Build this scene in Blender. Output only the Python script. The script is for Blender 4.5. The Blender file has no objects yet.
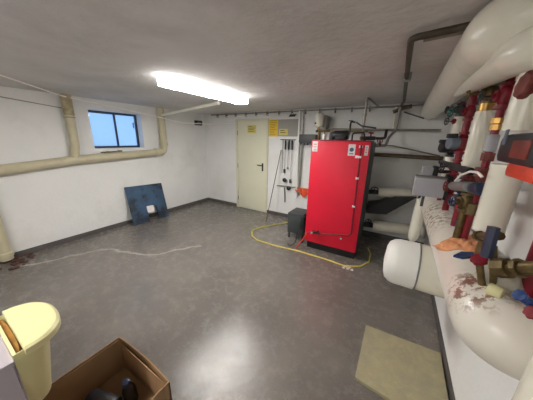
import bpy, bmesh, math, random
from mathutils import Vector, Matrix
random.seed(4)
C = bpy.context.scene.collection
V = Vector
PI = math.pi
# ------------------------------------------------------------------ camera and room measures (metres)
F = 217.16
YAW, PITCH, ROLL = 0.540923, 0.273611, 0.021448
EYE = V((4.41256, -4.18099, 1.67948))
ROOM_W, ROOM_H, ROOM_D = 4.966, 2.25, 6.3
fw = V((-math.sin(YAW)*math.cos(PITCH), math.cos(YAW)*math.cos(PITCH), -math.sin(PITCH)))
rt0 = V((math.cos(YAW), math.sin(YAW), 0)); up0 = rt0.cross(fw)
rt = rt0*math.cos(ROLL)+up0*math.sin(ROLL); up = -rt0*math.sin(ROLL)+up0*math.cos(ROLL)

def P(px, py, ax, val):
    """measured picture point -> point on a real plane of the room"""
    d = rt*((px-266.5)/F) - up*((py-200)/F) + fw
    i = 'xyz'.index(ax); t = (val-EYE[i])/d[i]
    return EYE + d*t

cam = bpy.data.cameras.new('camera'); cam.lens = F/533*36; cam.sensor_width = 36; cam.clip_start = 0.02
camo = bpy.data.objects.new('camera', cam); C.objects.link(camo)
M = Matrix((rt, up, -fw)).transposed().to_4x4(); M.translation = EYE
camo.matrix_world = M
bpy.context.scene.camera = camo

# ------------------------------------------------------------------ materials
def srgb(r, g, b):
    f = lambda c: (c/12.92 if c <= .04045 else ((c+.055)/1.055)**2.4)
    return (f(r/255), f(g/255), f(b/255), 1)

def mat(name, col, rough=.5, metal=0, var=.12, scale=8, bump=.0, bscale=60, col2=None, c2scale=3, c2lo=.5, c2hi=.7, coat=0):
    m = bpy.data.materials.new(name); m.use_nodes = True
    nt = m.node_tree; N = nt.nodes; L = nt.links
    b = N['Principled BSDF']; b.inputs['Roughness'].default_value = rough; b.inputs['Metallic'].default_value = metal
    b.inputs['Coat Weight'].default_value = coat
    tc = N.new('ShaderNodeTexCoord'); no = N.new('ShaderNodeTexNoise'); no.inputs['Scale'].default_value = scale; no.inputs['Detail'].default_value = 5
    L.new(tc.outputs['Object'], no.inputs['Vector'])
    r = N.new('ShaderNodeMapRange'); r.inputs['From Min'].default_value = .3; r.inputs['From Max'].default_value = .7
    r.inputs['To Min'].default_value = 1-var; r.inputs['To Max'].default_value = 1+var
    L.new(no.outputs['Fac'], r.inputs['Value'])
    mx = N.new('ShaderNodeVectorMath'); mx.operation = 'SCALE'; mx.inputs[0].default_value = col[:3]
    L.new(r.outputs['Result'], mx.inputs['Scale'])
    out = mx.outputs['Vector']
    if col2:
        n2 = N.new('ShaderNodeTexNoise'); n2.inputs['Scale'].default_value = c2scale; n2.inputs['Detail'].default_value = 8; n2.inputs['Roughness'].default_value = .65
        L.new(tc.outputs['Object'], n2.inputs['Vector'])
        r2 = N.new('ShaderNodeMapRange'); r2.inputs['From Min'].default_value = c2lo; r2.inputs['From Max'].default_value = c2hi
        L.new(n2.outputs['Fac'], r2.inputs['Value'])
        mm = N.new('ShaderNodeMix'); mm.data_type = 'RGBA'; mm.inputs['B'].default_value = col2
        L.new(r2.outputs['Result'], mm.inputs['Factor']); L.new(out, mm.inputs['A']); out = mm.outputs['Result']
    L.new(out, b.inputs['Base Color'])
    if bump:
        nb = N.new('ShaderNodeTexNoise'); nb.inputs['Scale'].default_value = bscale; nb.inputs['Detail'].default_value = 6
        L.new(tc.outputs['Object'], nb.inputs['Vector'])
        bp = N.new('ShaderNodeBump'); bp.inputs['Strength'].default_value = bump; bp.inputs['Distance'].default_value = .01
        L.new(nb.outputs['Fac'], bp.inputs['Height']); L.new(bp.outputs['Normal'], b.inputs['Normal'])
    return m

def emit(name, col, s):
    m = bpy.data.materials.new(name); m.use_nodes = True; nt = m.node_tree
    b = nt.nodes['Principled BSDF']; b.inputs['Base Color'].default_value = col
    b.inputs['Emission Color'].default_value = col; b.inputs['Emission Strength'].default_value = s
    return m

M_wall = mat('white_lime_paint', srgb(232, 232, 230), .8, var=.03, scale=2, bump=.25, bscale=25, col2=srgb(216, 214, 209), c2scale=1.3, c2lo=.52, c2hi=.8)
M_ceil = mat('grey_painted_concrete', srgb(212, 210, 208), .85, var=.07, scale=1.6, bump=1.0, bscale=16, col2=srgb(190, 187, 184), c2scale=1.1, c2lo=.45, c2hi=.75)
M_base = mat('dark_grey_skirting_paint', srgb(88, 84, 82), .6, var=.12, scale=12)
M_ivory = mat('ivory_pipe_wrap', srgb(236, 232, 216), .25, var=.04, scale=5, bump=.15, bscale=18, coat=.2, col2=srgb(216, 208, 184), c2scale=3, c2lo=.55, c2hi=.8)
M_beige = mat('beige_drain_pipe', srgb(198, 190, 160), .4, var=.06, scale=5, col2=srgb(176, 166, 134), c2scale=4, c2lo=.5, c2hi=.8)
M_red = mat('red_enamel', srgb(226, 24, 56), .42, var=.05, scale=3, col2=srgb(206, 18, 50), c2scale=2, c2lo=.5, c2hi=.8)
M_redpipe = mat('red_pipe_paint', srgb(128, 16, 34), .45, var=.15, scale=14)
M_rust = mat('red_brown_paint', srgb(112, 44, 36), .6, var=.3, scale=30)
M_black = mat('black_plastic', srgb(30, 30, 33), .45, var=.2, scale=10)
M_dkgrey = mat('dark_grey_metal', srgb(66, 68, 70), .5, var=.15, scale=10)
M_side = mat('dark_green_grey_casing', srgb(62, 68, 68), .5, var=.15, scale=5)
M_grey = mat('light_grey_plastic', srgb(172, 172, 178), .5, var=.03, scale=8)
M_mid = mat('mid_grey_metal', srgb(128, 128, 126), .45, .3, var=.1, scale=10)
M_galv = mat('galvanised_pipe', srgb(150, 146, 138), .4, .5, var=.2, scale=20)
M_brownpipe = mat('tarnished_pipe', srgb(104, 90, 72), .45, .4, var=.3, scale=20)
M_brass = mat('brass', srgb(178, 140, 78), .35, .8, var=.2, scale=25)
M_oldbrass = mat('tarnished_brass', srgb(104, 88, 56), .45, .6, var=.35, scale=30)
M_chrome = mat('bright_metal', srgb(200, 200, 200), .25, .9, var=.05)
M_blueh = mat('blue_handle_paint', srgb(30, 58, 112), .4, var=.2, scale=20)
M_navy = mat('navy_valve_paint', srgb(26, 36, 66), .45, var=.25, scale=20)
M_teal = mat('teal_cast_paint', srgb(40, 84, 80), .5, var=.25, scale=20)
M_steel = mat('steel_blue_paint', srgb(112, 122, 134), .45, var=.1)
M_orange = mat('orange_red_paint', srgb(212, 62, 30), .45, var=.1, scale=14)
M_dorange = mat('dull_red_casting', srgb(122, 40, 24), .5, var=.25, scale=16)
M_cloth = mat('orange_rag_cloth', srgb(222, 154, 108), .9, var=.15, scale=14, bump=.3, bscale=90)
M_ocloth = mat('orange_cloth', srgb(226, 92, 52), .85, var=.15, scale=20)
M_door = mat('cream_door_paint', srgb(222, 220, 196), .5, var=.02, scale=3)
M_white = mat('white_plastic', srgb(238, 237, 232), .45, var=.02)
M_label = mat('white_label', srgb(236, 228, 228), .6, var=.02)
M_print = mat('dark_print', srgb(70, 66, 60), .7, var=.1)
M_pinkprint = mat('pink_print', srgb(214, 110, 120), .7, var=.1)
M_logo = mat('blue_grey_print', srgb(70, 96, 128), .6, var=.2, scale=60)
M_yellow = mat('yellow_sign', srgb(226, 190, 60), .6, var=.08, scale=30)
M_paleyellow = mat('pale_yellow_sign', srgb(214, 200, 110), .6, var=.06, scale=30)
M_board = mat('grey_board', srgb(158, 156, 150), .7, var=.05, scale=20)
M_card = mat('brown_cardboard', srgb(150, 118, 84), .85, var=.10, scale=10, bump=.1, bscale=80)
M_cardin = mat('brown_cardboard_flute_edge', srgb(196, 168, 130), .85, var=.1, scale=40)
M_bin = mat('cream_bin_plastic', srgb(216, 210, 160), .35, var=.03, scale=6)
M_brown = mat('brown_liner', srgb(158, 112, 50), .7, var=.3, scale=12)
M_cab = mat('lilac_grey_laminate', srgb(178, 170, 180), .5, var=.02)
M_hose = mat('yellow_hose', srgb(222, 204, 96), .45, var=.08, scale=30)
M_slab = mat('sandstone_slab', srgb(166, 157, 124), .75, var=.08, scale=30, bump=.3, bscale=80, col2=srgb(152, 146, 122), c2scale=9, c2lo=.42, c2hi=.68)
M_bluepan = mat('scuffed_blue_panel', srgb(58, 88, 118), .5, var=.3, scale=9, col2=srgb(30, 38, 50), c2scale=4.5, c2lo=.46, c2hi=.60)
M_frame = mat('dark_window_metal', srgb(48, 54, 66), .45, var=.1)
M_reveal = mat('white_reveal_paint', srgb(226, 226, 226), .7, var=.02)
M_dirt = mat('dark_rubble', srgb(84, 56, 50), .95, var=.4, scale=20, bump=.4, bscale=40)
M_wood = mat('brown_stick', srgb(96, 78, 62), .6, var=.2, scale=30)
M_wirew = mat('white_cable', srgb(250, 244, 240), .5, var=.02)
M_wired = mat('grey_cable', srgb(130, 120, 104), .5, var=.1)
M_concr = mat('grey_pipe_lagging', srgb(176, 170, 154), .7, var=.1, scale=16, bump=.3, bscale=40)
M_lamp = emit('lit_diffuser', (1, .972, .93, 1), 30)
M_lampside = emit('lit_diffuser_side', (1, .972, .93, 1), 3.2)

# distributor: ivory wrap with peeled brown stains
def stained():
    m = mat('stained_ivory_wrap', srgb(226, 220, 208), .3, var=.04, scale=5, bump=.12, bscale=16, coat=.2)
    nt = m.node_tree; N = nt.nodes; L = nt.links; b = N['Principled BSDF']
    src = b.inputs['Base Color'].links[0].from_socket
    ge = N.new('ShaderNodeNewGeometry'); out = src
    n = N.new('ShaderNodeTexNoise'); n.inputs['Scale'].default_value = 26; n.inputs['Detail'].default_value = 9; n.inputs['Roughness'].default_value = .7
    L.new(ge.outputs['Position'], n.inputs['Vector'])
    for (c, rad, th, col) in ((P(472, 285, 'z', 1.14), .15, .54, srgb(140, 108, 92)), (P(437, 213, 'z', 1.13), .42, .54, srgb(140, 128, 100)), (P(471, 278, 'z', 1.145), .05, .50, srgb(136, 92, 78))):
        d = N.new('ShaderNodeVectorMath'); d.operation = 'DISTANCE'; d.inputs[1].default_value = c; L.new(ge.outputs['Position'], d.inputs[0])
        r = N.new('ShaderNodeMapRange'); r.inputs['From Min'].default_value = rad*.5; r.inputs['From Max'].default_value = rad
        r.inputs['To Min'].default_value = 1; r.inputs['To Max'].default_value = 0; L.new(d.outputs['Value'], r.inputs['Value'])
        t = N.new('ShaderNodeMapRange'); t.inputs['From Min'].default_value = th-.04; t.inputs['From Max'].default_value = th+.02; L.new(n.outputs['Fac'], t.inputs['Value'])
        mu = N.new('ShaderNodeMath'); mu.operation = 'MULTIPLY'; L.new(r.outputs['Result'], mu.inputs[0]); L.new(t.outputs['Result'], mu.inputs[1])
        mm = N.new('ShaderNodeMix'); mm.data_type = 'RGBA'; mm.inputs['B'].default_value = col
        L.new(mu.outputs[0], mm.inputs['Factor']); L.new(out, mm.inputs['A']); out = mm.outputs['Result']
    L.new(out, b.inputs['Base Color'])
    return m
M_stain = stained()

# floor: worn grey coating, crack filled with pale mortar
def floor_mat():
    m = bpy.data.materials.new('worn_grey_floor_coating'); m.use_nodes = True
    nt = m.node_tree; N = nt.nodes; L = nt.links; b = N['Principled BSDF']
    ge = N.new('ShaderNodeNewGeometry')
    def noise(s, d=6, r=.6):
        n = N.new('ShaderNodeTexNoise'); n.inputs['Scale'].default_value = s; n.inputs['Detail'].default_value = d; n.inputs['Roughness'].default_value = r
        L.new(ge.outputs['Position'], n.inputs['Vector']); return n.outputs['Fac']
    def mr(v, a, c, o0=0., o1=1.):
        r = N.new('ShaderNodeMapRange'); r.inputs['From Min'].default_value = a; r.inputs['From Max'].default_value = c
        r.inputs['To Min'].default_value = o0; r.inputs['To Max'].default_value = o1; L.new(v, r.inputs['Value']); return r.outputs['Result']
    def mix(f, a, bcol, va=False):
        mm = N.new('ShaderNodeMix'); mm.data_type = 'RGBA'; L.new(f, mm.inputs['Factor'])
        if va: mm.inputs['A'].default_value = a
        else: L.new(a, mm.inputs['A'])
        mm.inputs['B'].default_value = bcol; return mm.outputs['Result']
    col = mix(mr(noise(1.2), .38, .68), srgb(122, 116, 110), srgb(103, 98, 93), True)
    col = mix(mr(noise(3.5, 8, .7), .56, .72), col, srgb(136, 127, 116))
    col = mix(mr(noise(38, 4, .6), .62, .70), col, srgb(96, 90, 87))
    col = mix(mr(noise(60, 3, .6), .70, .74), col, srgb(190, 186, 180))
    # wavy mortar-filled crack
    wn = N.new('ShaderNodeTexNoise'); wn.inputs['Scale'].default_value = 5; wn.inputs['Detail'].default_value = 4; L.new(ge.outputs['Position'], wn.inputs['Vector'])
    ws = N.new('ShaderNodeVectorMath'); ws.operation = 'SCALE'; ws.inputs['Scale'].default_value = .12; L.new(wn.outputs['Color'], ws.inputs[0])
    wa = N.new('ShaderNodeVectorMath'); wa.operation = 'ADD'; L.new(ge.outputs['Position'], wa.inputs[0]); L.new(ws.outputs[0], wa.inputs[1])
    wb = N.new('ShaderNodeVectorMath'); wb.operation = 'ADD'; wb.inputs[1].default_value = (-.06, -.06, 0); L.new(wa.outputs[0], wb.inputs[0])
    fl = N.new('ShaderNodeVectorMath'); fl.operation = 'MULTIPLY'; fl.inputs[1].default_value = (1, 1, 0); L.new(wb.outputs[0], fl.inputs[0]); pos = fl.outputs[0]
    pts = [(.373, -3.685), (.491, -3.492), (.62, -3.149), (.726, -2.937), (.83, -2.83), (1.43, -2.65), (1.62, -2.50), (1.66, -2.30), (1.9, -2.0)]
    best = None
    for a, c in zip(pts[:-1], pts[1:]):
        a = V((a[0], a[1], 0)); ab = V((c[0], c[1], 0))-a
        s = N.new('ShaderNodeVectorMath'); s.operation = 'SUBTRACT'; s.inputs[1].default_value = a; L.new(pos, s.inputs[0])
        d = N.new('ShaderNodeVectorMath'); d.operation = 'DOT_PRODUCT'; d.inputs[1].default_value = ab/ab.length_squared; L.new(s.outputs[0], d.inputs[0])
        cl = N.new('ShaderNodeClamp'); L.new(d.outputs['Value'], cl.inputs['Value'])
        q = N.new('ShaderNodeVectorMath'); q.operation = 'SCALE'; q.inputs[0].default_value = ab; L.new(cl.outputs[0], q.inputs['Scale'])
        e = N.new('ShaderNodeVectorMath'); e.operation = 'DISTANCE'; L.new(s.outputs[0], e.inputs[0]); L.new(q.outputs[0], e.inputs[1])
        if best is None: best = e.outputs['Value']
        else:
            mn = N.new('ShaderNodeMath'); mn.operation = 'MINIMUM'; L.new(best, mn.inputs[0]); L.new(e.outputs['Value'], mn.inputs[1]); best = mn.outputs[0]
    cr = mr(best, .012, .028, .75, 0)
    col = mix(cr, col, srgb(196, 190, 180))
    L.new(col, b.inputs['Base Color'])
    L.new(mr(noise(9, 10, .85), .36, .60, .06, .36), b.inputs['Roughness'])
    b.inputs['Specular IOR Level'].default_value = .48
    bp = N.new('ShaderNodeBump'); bp.inputs['Strength'].default_value = .22; bp.inputs['Distance'].default_value = .006
    L.new(noise(40, 10, .8), bp.inputs['Height']); L.new(bp.outputs['Normal'], b.inputs['Normal'])
    return m
M_floor = floor_mat()

def glass_mat():
    m = bpy.data.materials.new('hazy_window_glass'); m.use_nodes = True
    nt = m.node_tree; N = nt.nodes; L = nt.links; N.remove(N['Principled BSDF'])
    tr = N.new('ShaderNodeBsdfTransparent'); tr.inputs['Color'].default_value = (.95, .97, 1, 1)
    tl = N.new('ShaderNodeBsdfTranslucent'); tl.inputs['Color'].default_value = (.8, .9, 1, 1)
    gl = N.new('ShaderNodeBsdfGlossy'); gl.inputs['Roughness'].default_value = .05
    a = N.new('ShaderNodeMixShader'); a.inputs[0].default_value = .3; L.new(tr.outputs[0], a.inputs[1]); L.new(tl.outputs[0], a.inputs[2])
    c = N.new('ShaderNodeMixShader'); c.inputs[0].default_value = .05; L.new(a.outputs[0], c.inputs[1]); L.new(gl.outputs[0], c.inputs[2])
    L.new(c.outputs[0], N['Material Output'].inputs['Surface'])
    return m
M_glass = glass_mat()

# ------------------------------------------------------------------ mesh helpers
def B(): return bmesh.new()

def box(bm, lo, hi, bev=0, rot=None, piv=None):
    lo = V(lo); hi = V(hi)
    r = bmesh.ops.create_cube(bm, size=1)['verts']
    ce = (lo+hi)/2; sz = hi-lo
    for v in r: v.co = V((v.co.x*sz.x, v.co.y*sz.y, v.co.z*sz.z))+ce
    if bev:
        es = list({e for v in r for e in v.link_edges})
        r = bmesh.ops.bevel(bm, geom=es, offset=bev, segments=2, affect='EDGES', profile=.6)['verts']
    if rot is not None:
        piv = V(piv) if piv is not None else ce
        for v in r: v.co = rot @ (v.co-piv)+piv
    return r

def frame_of(d):
    d = d.normalized(); a = V((0, 0, 1)) if abs(d.z) < .9 else V((1, 0, 0))
    u = d.cross(a).normalized(); return u, d.cross(u).normalized()

def fillet(pts, r, n=6):
    pts = [V(p) for p in pts]
    if r <= 0 or len(pts) < 3: return pts
    out = [pts[0]]
    for i in range(1, len(pts)-1):
        p0, p, p1 = pts[i-1], pts[i], pts[i+1]
        a = (p0-p); c = (p1-p); la, lc = a.length, c.length; a.normalize(); c.normalize()
        ang = a.angle(c)
        if ang > PI-.05: out.append(p); continue
        t = min(r/math.tan(ang/2), la*.48, lc*.48)
        s, e = p+a*t, p+c*t
        for k in range(n+1):
            u = k/n; out.append(s*(1-u)**2+p*2*u*(1-u)+e*u*u)
    out.append(pts[-1]); return out

def tube(bm, pts, r, bend=0, seg=16, cap=True, n=8, radii=None):
    pts = fillet(pts, bend, n)
    k = len(pts); rings = []
    T = []
    for i in range(k):
        a = pts[max(i-1, 0)]; c = pts[min(i+1, k-1)]; T.append((c-a).normalized())
    u, w = frame_of(T[0])
    for i in range(k):
        if i:
            q = T[i-1].rotation_difference(T[i]); u = q @ u; w = q @ w
        rr = radii[i] if radii else r
        rings.append([bm.verts.new(pts[i]+u*rr*math.cos(2*PI*j/seg)+w*rr*math.sin(2*PI*j/seg)) for j in range(seg)])
    for i in range(k-1):
        for j in range(seg):
            bm.faces.new((rings[i][j], rings[i+1][j], rings[i+1][(j+1) % seg], rings[i][(j+1) % seg]))
    if cap:
        bm.faces.new(rings[0]); bm.faces.new(rings[-1][::-1])

def lathe(bm, base, axis, prof, seg=20):
    """prof = [(distance along axis, radius)]"""
    base = V(base); d = V(axis).normalized(); u, w = frame_of(d); rings = []
    for t, r in prof:
        r = max(r, 1e-4)
        rings.append([bm.verts.new(base+d*t+u*r*math.cos(2*PI*j/seg)+w*r*math.sin(2*PI*j/seg)) for j in range(seg)])
    for a, c in zip(rings[:-1], rings[1:]):
        for j in range(seg): bm.faces.new((a[j], c[j], c[(j+1) % seg], a[(j+1) % seg]))
    bm.faces.new(rings[0]); bm.faces.new(rings[-1][::-1])

def cyl(bm, a, c, r, seg=18, bev=0):
    a = V(a); c = V(c); l = (c-a).length
    p = [(0, r), (l, r)] if not bev else [(0, r-bev), (bev*.3, r-bev*.3), (bev, r), (l-bev, r), (l-bev*.3, r-bev*.3), (l, r-bev)]
    lathe(bm, a, c-a, p, seg)

def torus(bm, ce, axis, R, r, seg=24, s2=8):
    ce = V(ce); d = V(axis).normalized(); u, w = frame_of(d); rings = []
    for i in range(seg):
        a = 2*PI*i/seg; o = u*math.cos(a)+w*math.sin(a)
        rings.append([bm.verts.new(ce+o*(R+r*math.cos(2*PI*j/s2))+d*r*math.sin(2*PI*j/s2)) for j in range(s2)])
    for i in range(seg):
        for j in range(s2):
            a, c = rings[i], rings[(i+1) % seg]
            bm.faces.new((a[j], c[j], c[(j+1) % s2], a[(j+1) % s2]))

def prism(bm, poly, ext):
    """closed polygon (3-D points) extruded by vector ext"""
    ext = V(ext); a = [bm.verts.new(V(p)) for p in poly]; c = [bm.verts.new(V(p)+ext) for p in poly]
    bm.faces.new(a[::-1]); bm.faces.new(c)
    n = len(poly)
    for i in range(n): bm.faces.new((a[i], a[(i+1) % n], c[(i+1) % n], c[i]))

def wheel(bm, ce, axis, R, r=None, spokes=4):
    r = r or R*.16
    torus(bm, ce, axis, R, r)
    u, w = frame_of(V(axis))
    for i in range(spokes):
        a = 2*PI*i/spokes; o = u*math.cos(a)+w*math.sin(a)
        tube(bm, [V(ce), V(ce)+o*R], r*.7, seg=8)
    cyl(bm, V(ce)-V(axis).normalized()*r*1.2, V(ce)+V(axis).normalized()*r*1.4, R*.28, 12)

def knob(bm, ce, axis, R):
    # ribbed hand knob
    ce = V(ce); d = V(axis).normalized(); u, w = frame_of(d); n = 48; rings = []
    for t, f in ((-.35, .5), (-.3, .9), (-.1, 1), (.2, 1), (.35, .88), (.42, .5), (.45, .1)):
        ring = []
        for j in range(n):
            rr = R*f*(1+(.07 if f > .8 else 0)*math.cos(8*2*PI*j/n)); ring.append(bm.verts.new(ce+d*t*R+u*rr*math.cos(2*PI*j/n)+w*rr*math.sin(2*PI*j/n)))
        rings.append(ring)
    for a, c in zip(rings[:-1], rings[1:]):
        for j in range(n): bm.faces.new((a[j], c[j], c[(j+1) % n], a[(j+1) % n]))
    bm.faces.new(rings[0]); bm.faces.new(rings[-1][::-1])

WL = {}
def obj(name, bm, m, parent=None, label=None, smooth=True, ang=38):
    bmesh.ops.recalc_face_normals(bm, faces=bm.faces)
    if smooth:
        for f in bm.faces: f.smooth = True
        for e in bm.edges:
            if len(e.link_faces) == 2 and e.calc_face_angle(0) > math.radians(ang): e.smooth = False
            elif len(e.link_faces) != 2: e.smooth = False
    if parent is None:
        vs = [v.co for v in bm.verts]
        o3 = V(((min(v.x for v in vs)+max(v.x for v in vs))/2, (min(v.y for v in vs)+max(v.y for v in vs))/2, min(v.z for v in vs)))
    else: o3 = WL[parent]
    for v in bm.verts: v.co -= o3
    me = bpy.data.meshes.new(name); bm.to_mesh(me); bm.free()
    me.materials.append(m)
    o = bpy.data.objects.new(name, me); C.objects.link(o)
    if parent is None: o.location = o3
    else: o.parent = parent
    WL[o] = o3.copy()
    if label: o['label'] = label
    return o

def thing(name, label, cat, loc, group=None):
    o = bpy.data.objects.new(name, None); C.objects.link(o); o.location = V(loc); o.empty_display_size = .05
    o['label'] = label; o['category'] = cat
    if group: o['group'] = group
    WL[o] = V(loc); return o

def tag(o, label, cat, group=None):
    o['label'] = label; o['category'] = cat
    if group: o['group'] = group
    return o

def struct(name, bm, m, parent=None, **k):
    o = obj(name, bm, m, parent, **k)
    if parent is None: o['kind'] = 'structure'
    return o

# ------------------------------------------------------------------ room shell
W, H, D = ROOM_W, ROOM_H, ROOM_D
T = .25
bm = B(); box(bm, (-T, -D-T, -.15), (W+T, T, 0)); struct('floor', bm, M_floor, smooth=False)
bm = B(); box(bm, (-T, -D-T, H), (W+T, T, H+.2)); struct('ceiling', bm, M_ceil, smooth=False)
bm = B(); box(bm, (0, 0, 0), (W, T, H)); struct('wall_back', bm, M_wall, smooth=False)
bm = B(); box(bm, (W, -D, 0), (W+T, T, H)); struct('wall_right', bm, M_wall, smooth=False)
bm = B(); box(bm, (0, -D-T, 0), (W, -D, H)); struct('wall_front', bm, M_wall, smooth=False)
WY0, WY1, WZ0, WZ1 = -2.475, -1.625, 1.465, 2.085
bm = B()
box(bm, (-T, -D, 0), (0, WY0, H)); box(bm, (-T, WY1, 0), (0, T, H))
box(bm, (-T, WY0, 0), (0, WY1, WZ0)); box(bm, (-T, WY0, WZ1), (0, WY1, H))
struct('wall_left', bm, M_wall, smooth=False)
bm = B(); box(bm, (0, -D, 0), (.008, 0, .075)); struct('baseboard_left', bm, M_base, smooth=False)
bm = B(); box(bm, (.008, -.008, 0), (1.06, 0, .075)); box(bm, (1.90, -.008, 0), (W-.008, 0, .075)); struct('baseboard_back', bm, M_base, smooth=False)
bm = B(); box(bm, (W-.008, -D, 0), (W, 0, .075)); struct('baseboard_right', bm, M_base, smooth=False)
bm = B(); box(bm, (.008, -D, 0), (W-.008, -D+.008, .075)); struct('baseboard_front', bm, M_base, smooth=False)

# window
fx = -.18
bm = B(); t = .035
for lo, hi in (((WY0, WZ0), (WY1, WZ0+t)), ((WY0, WZ1-t), (WY1, WZ1)), ((WY0, WZ0+t), (WY0+t, WZ1-t)), ((WY1-t, WZ0+t), (WY1, WZ1-t))):
    box(bm, (fx-.02, lo[0], lo[1]), (fx+.02, hi[0], hi[1]), .004)
w1 = struct('window_1', bm, M_frame)
ym = (WY0+WY1)/2+.03
bm = B(); box(bm, (fx-.018, ym-.014, WZ0+t), (fx+.018, ym+.014, WZ1-t), .003); obj('mullion', bm, M_frame, w1)
bm = B(); box(bm, (fx-.004, WY0+t-.005, WZ0+t-.005), (fx+.004, ym-.012, WZ1-t+.005)); obj('pane', bm, M_glass, w1, smooth=False)
bm = B(); box(bm, (fx-.004, ym+.012, WZ0+t-.005), (fx+.004, WY1-t+.005, WZ1-t+.005)); obj('pane', bm, M_glass, w1, smooth=False)
bm = B(); box(bm, (fx+.02, WY1-.09, WZ1-t-.22), (fx+.045, WY1-.075, WZ1-t-.12), .003); obj('window_handle', bm, M_mid, w1)

# door
d0 = P(237.5, 160, 'y', 0).x; d1 = P(267, 160, 'y', 0).x
DT = 2.06
bm = B()
box(bm, (d0-.03, -.025, 0), (d0+.03, 0, DT+.04), .004); box(bm, (d1-.02, -.025, 0), (d1+.03, 0, DT+.04), .004); box(bm, (d0+.03, -.025, DT), (d1-.02, 0, DT+.04), .004)
dr = struct('door_1', bm, mat('cream_frame_paint', srgb(216, 214, 190), .5, var=.03))
bm = B(); box(bm, (d0+.033, -.018, .02), (d1-.023, -.002, DT-.003), .003); obj('door_leaf', bm, M_door, dr)
hx, hz = d1-.1, 1.085
bm = B(); box(bm, (hx-.018, -.028, hz-.11), (hx+.018, -.018, hz+.07), .003)
hp = obj('door_handle_plate', bm, M_black, dr)
bm = B(); tube(bm, [(hx, -.02, hz+.02), (hx, -.07, hz+.02), (hx-.11, -.07, hz+.025)], .010, .02, seg=10); obj('door_lever', bm, M_black, dr)
for z in (.25, 1.05, 1.8):
    bm = B(); cyl(bm, (d0+.032, -.028, z-.05), (d0+.032, -.028, z+.05), .009, 10); obj('hinge', bm, M_mid, dr)

def sign(name, x0, x1, z0, z1, y, m, label, cat, lines=4, pm=None):
    bm = B(); box(bm, (x0, y-.004, z0), (x1, y, z1), .001); o = obj(name, bm, m); tag(o, label, cat)
    bm = B(); h = (z1-z0)/(lines+1); rnd = random.Random(int(x0*1000))
    for i in range(lines):
        zz = z1-h*(i+.8); box(bm, (x0+(x1-x0)*.12, y-.0046, zz-h*.16), (x0+(x1-x0)*(.55+.33*rnd.random()), y-.0035, zz+h*.16))
    if lines: obj('printed_text', bm, pm or M_print, o, smooth=False)
    return o
sign('door_sign', P(247.5, 129, 'y', -.02).x, P(256, 129, 'y', -.02).x, 1.80, 1.965, -.0185, M_paleyellow, 'small pale yellow notice fixed high on the cream door', 'sign', 4)

# ------------------------------------------------------------------ lamp
lx0, lx1, ly0, ly1 = 2.27, 2.43, -2.735, -1.44
def batten(lx0, lx1, ly0, ly1, label):
    lt = thing('ceiling_light', label, 'light', ((lx0+lx1)/2, (ly0+ly1)/2, H))
    bm = B(); box(bm, (lx0+.02, ly0+.01, H-.012), (lx1-.02, ly1-.01, H), .003); obj('housing', bm, M_white, lt)
    bm = B(); box(bm, (lx0, ly0+.004, H-.086), (lx1, ly1-.004, H-.012), .008); obj('diffuser_side', bm, M_lampside, lt)
    bm = B(); box(bm, (lx0+.006, ly0+.01, H-.0905), (lx1-.006, ly1-.01, H-.0865), .001); obj('diffuser', bm, M_lamp, lt)
    for y in (ly0, ly1-.004):
        bm = B(); box(bm, (lx0+.004, y, H-.086), (lx1-.004, y+.004, H-.006), .002); obj('end_cap', bm, M_lampside, lt)
batten(lx0, lx1, ly0, ly1, 'long lit white fluorescent batten light on the ceiling')
# unseen second batten, added behind the viewer to brighten the room
batten(2.9, 3.06, -5.9, -4.6, 'added unseen fluorescent batten on the ceiling behind the viewer')

# ------------------------------------------------------------------ left wall pipework
pp = thing('drain_pipe', 'beige drain pipe along the left wall below the window with two risers', 'pipe', (.085, -2.5, 1.3))
bm = B(); tube(bm, [(.085, -D+.05, 1.06), (.085, -3.5, 1.235), (.085, -2.78, 1.305), (.085, -1.28, 1.375), (.085, -1.25, 1.5), (.085, -1.25, H-.004)], .067, .10, seg=24)
obj('main_run', bm, M_beige, pp)
bm = B(); lathe(bm, (.085, -1.25, 1.50), (0, 0, 1), [(0, .074), (.005, .080), (.06, .080), (.065, .074)], 24); obj('collar', bm, M_beige, pp)
bm = B(); lathe(bm, (.085, -1.42, 1.368), (0, -1, -.045), [(0, .074), (.005, .080), (.05, .080), (.055, .074)], 24); obj('collar', bm, M_beige, pp)
bm = B(); tube(bm, [(.085, -2.80, 1.305), (.085, -2.76, 1.55), (.085, -2.755, 1.98)], .058, 0, seg=24); obj('branch_pipe', bm, M_beige, pp)
bm = B(); tube(bm, [(.085, -2.755, 1.96), (.085, -2.75, H-.004)], .064, 0, seg=24); obj('pipe_lagging', bm, mat('brown_tan_wrap', srgb(168, 156, 124), .6, var=.25, scale=18, bump=.4, bscale=40), pp, label='brownish wrapped upper end of the branch')
bm = B(); torus(bm, (.085, -2.755, 1.93), (0, 0, 1), .061, .008); obj('pipe_clamp', bm, M_galv, pp)
# debris on the sill pipe
bm = B(); rnd = random.Random(2)
for i in range(26):
    y = rnd.uniform(-2.42, -2.12); r = rnd.uniform(.008, .02)
    box(bm, V((rnd.uniform(.05, .11), y, 1.398+.047*(y+2.3)))-V((r, r, 0)), V((.085, y, 1.40+.05*(y+2.3)))+V((r, r, r)), 0)
tag(obj('plaster_crumbs', bm, mat('crumbly_debris', srgb(120, 112, 84), .9, var=.4, scale=60)), 'crumbs of plaster lying on the beige pipe under the window', 'debris')['kind'] = 'stuff'
# ceiling branch pipe
bm = B(); tube(bm, [(.085, -1.25, 2.10), (1.0, -1.33, 2.16), tuple(P(219, 103, 'y', -1.40))], .028, 0, seg=16)
tag(obj('ceiling_pipe', bm, M_ivory), 'thin white pipe crossing under the ceiling from the beige riser behind the light', 'pipe')
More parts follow.
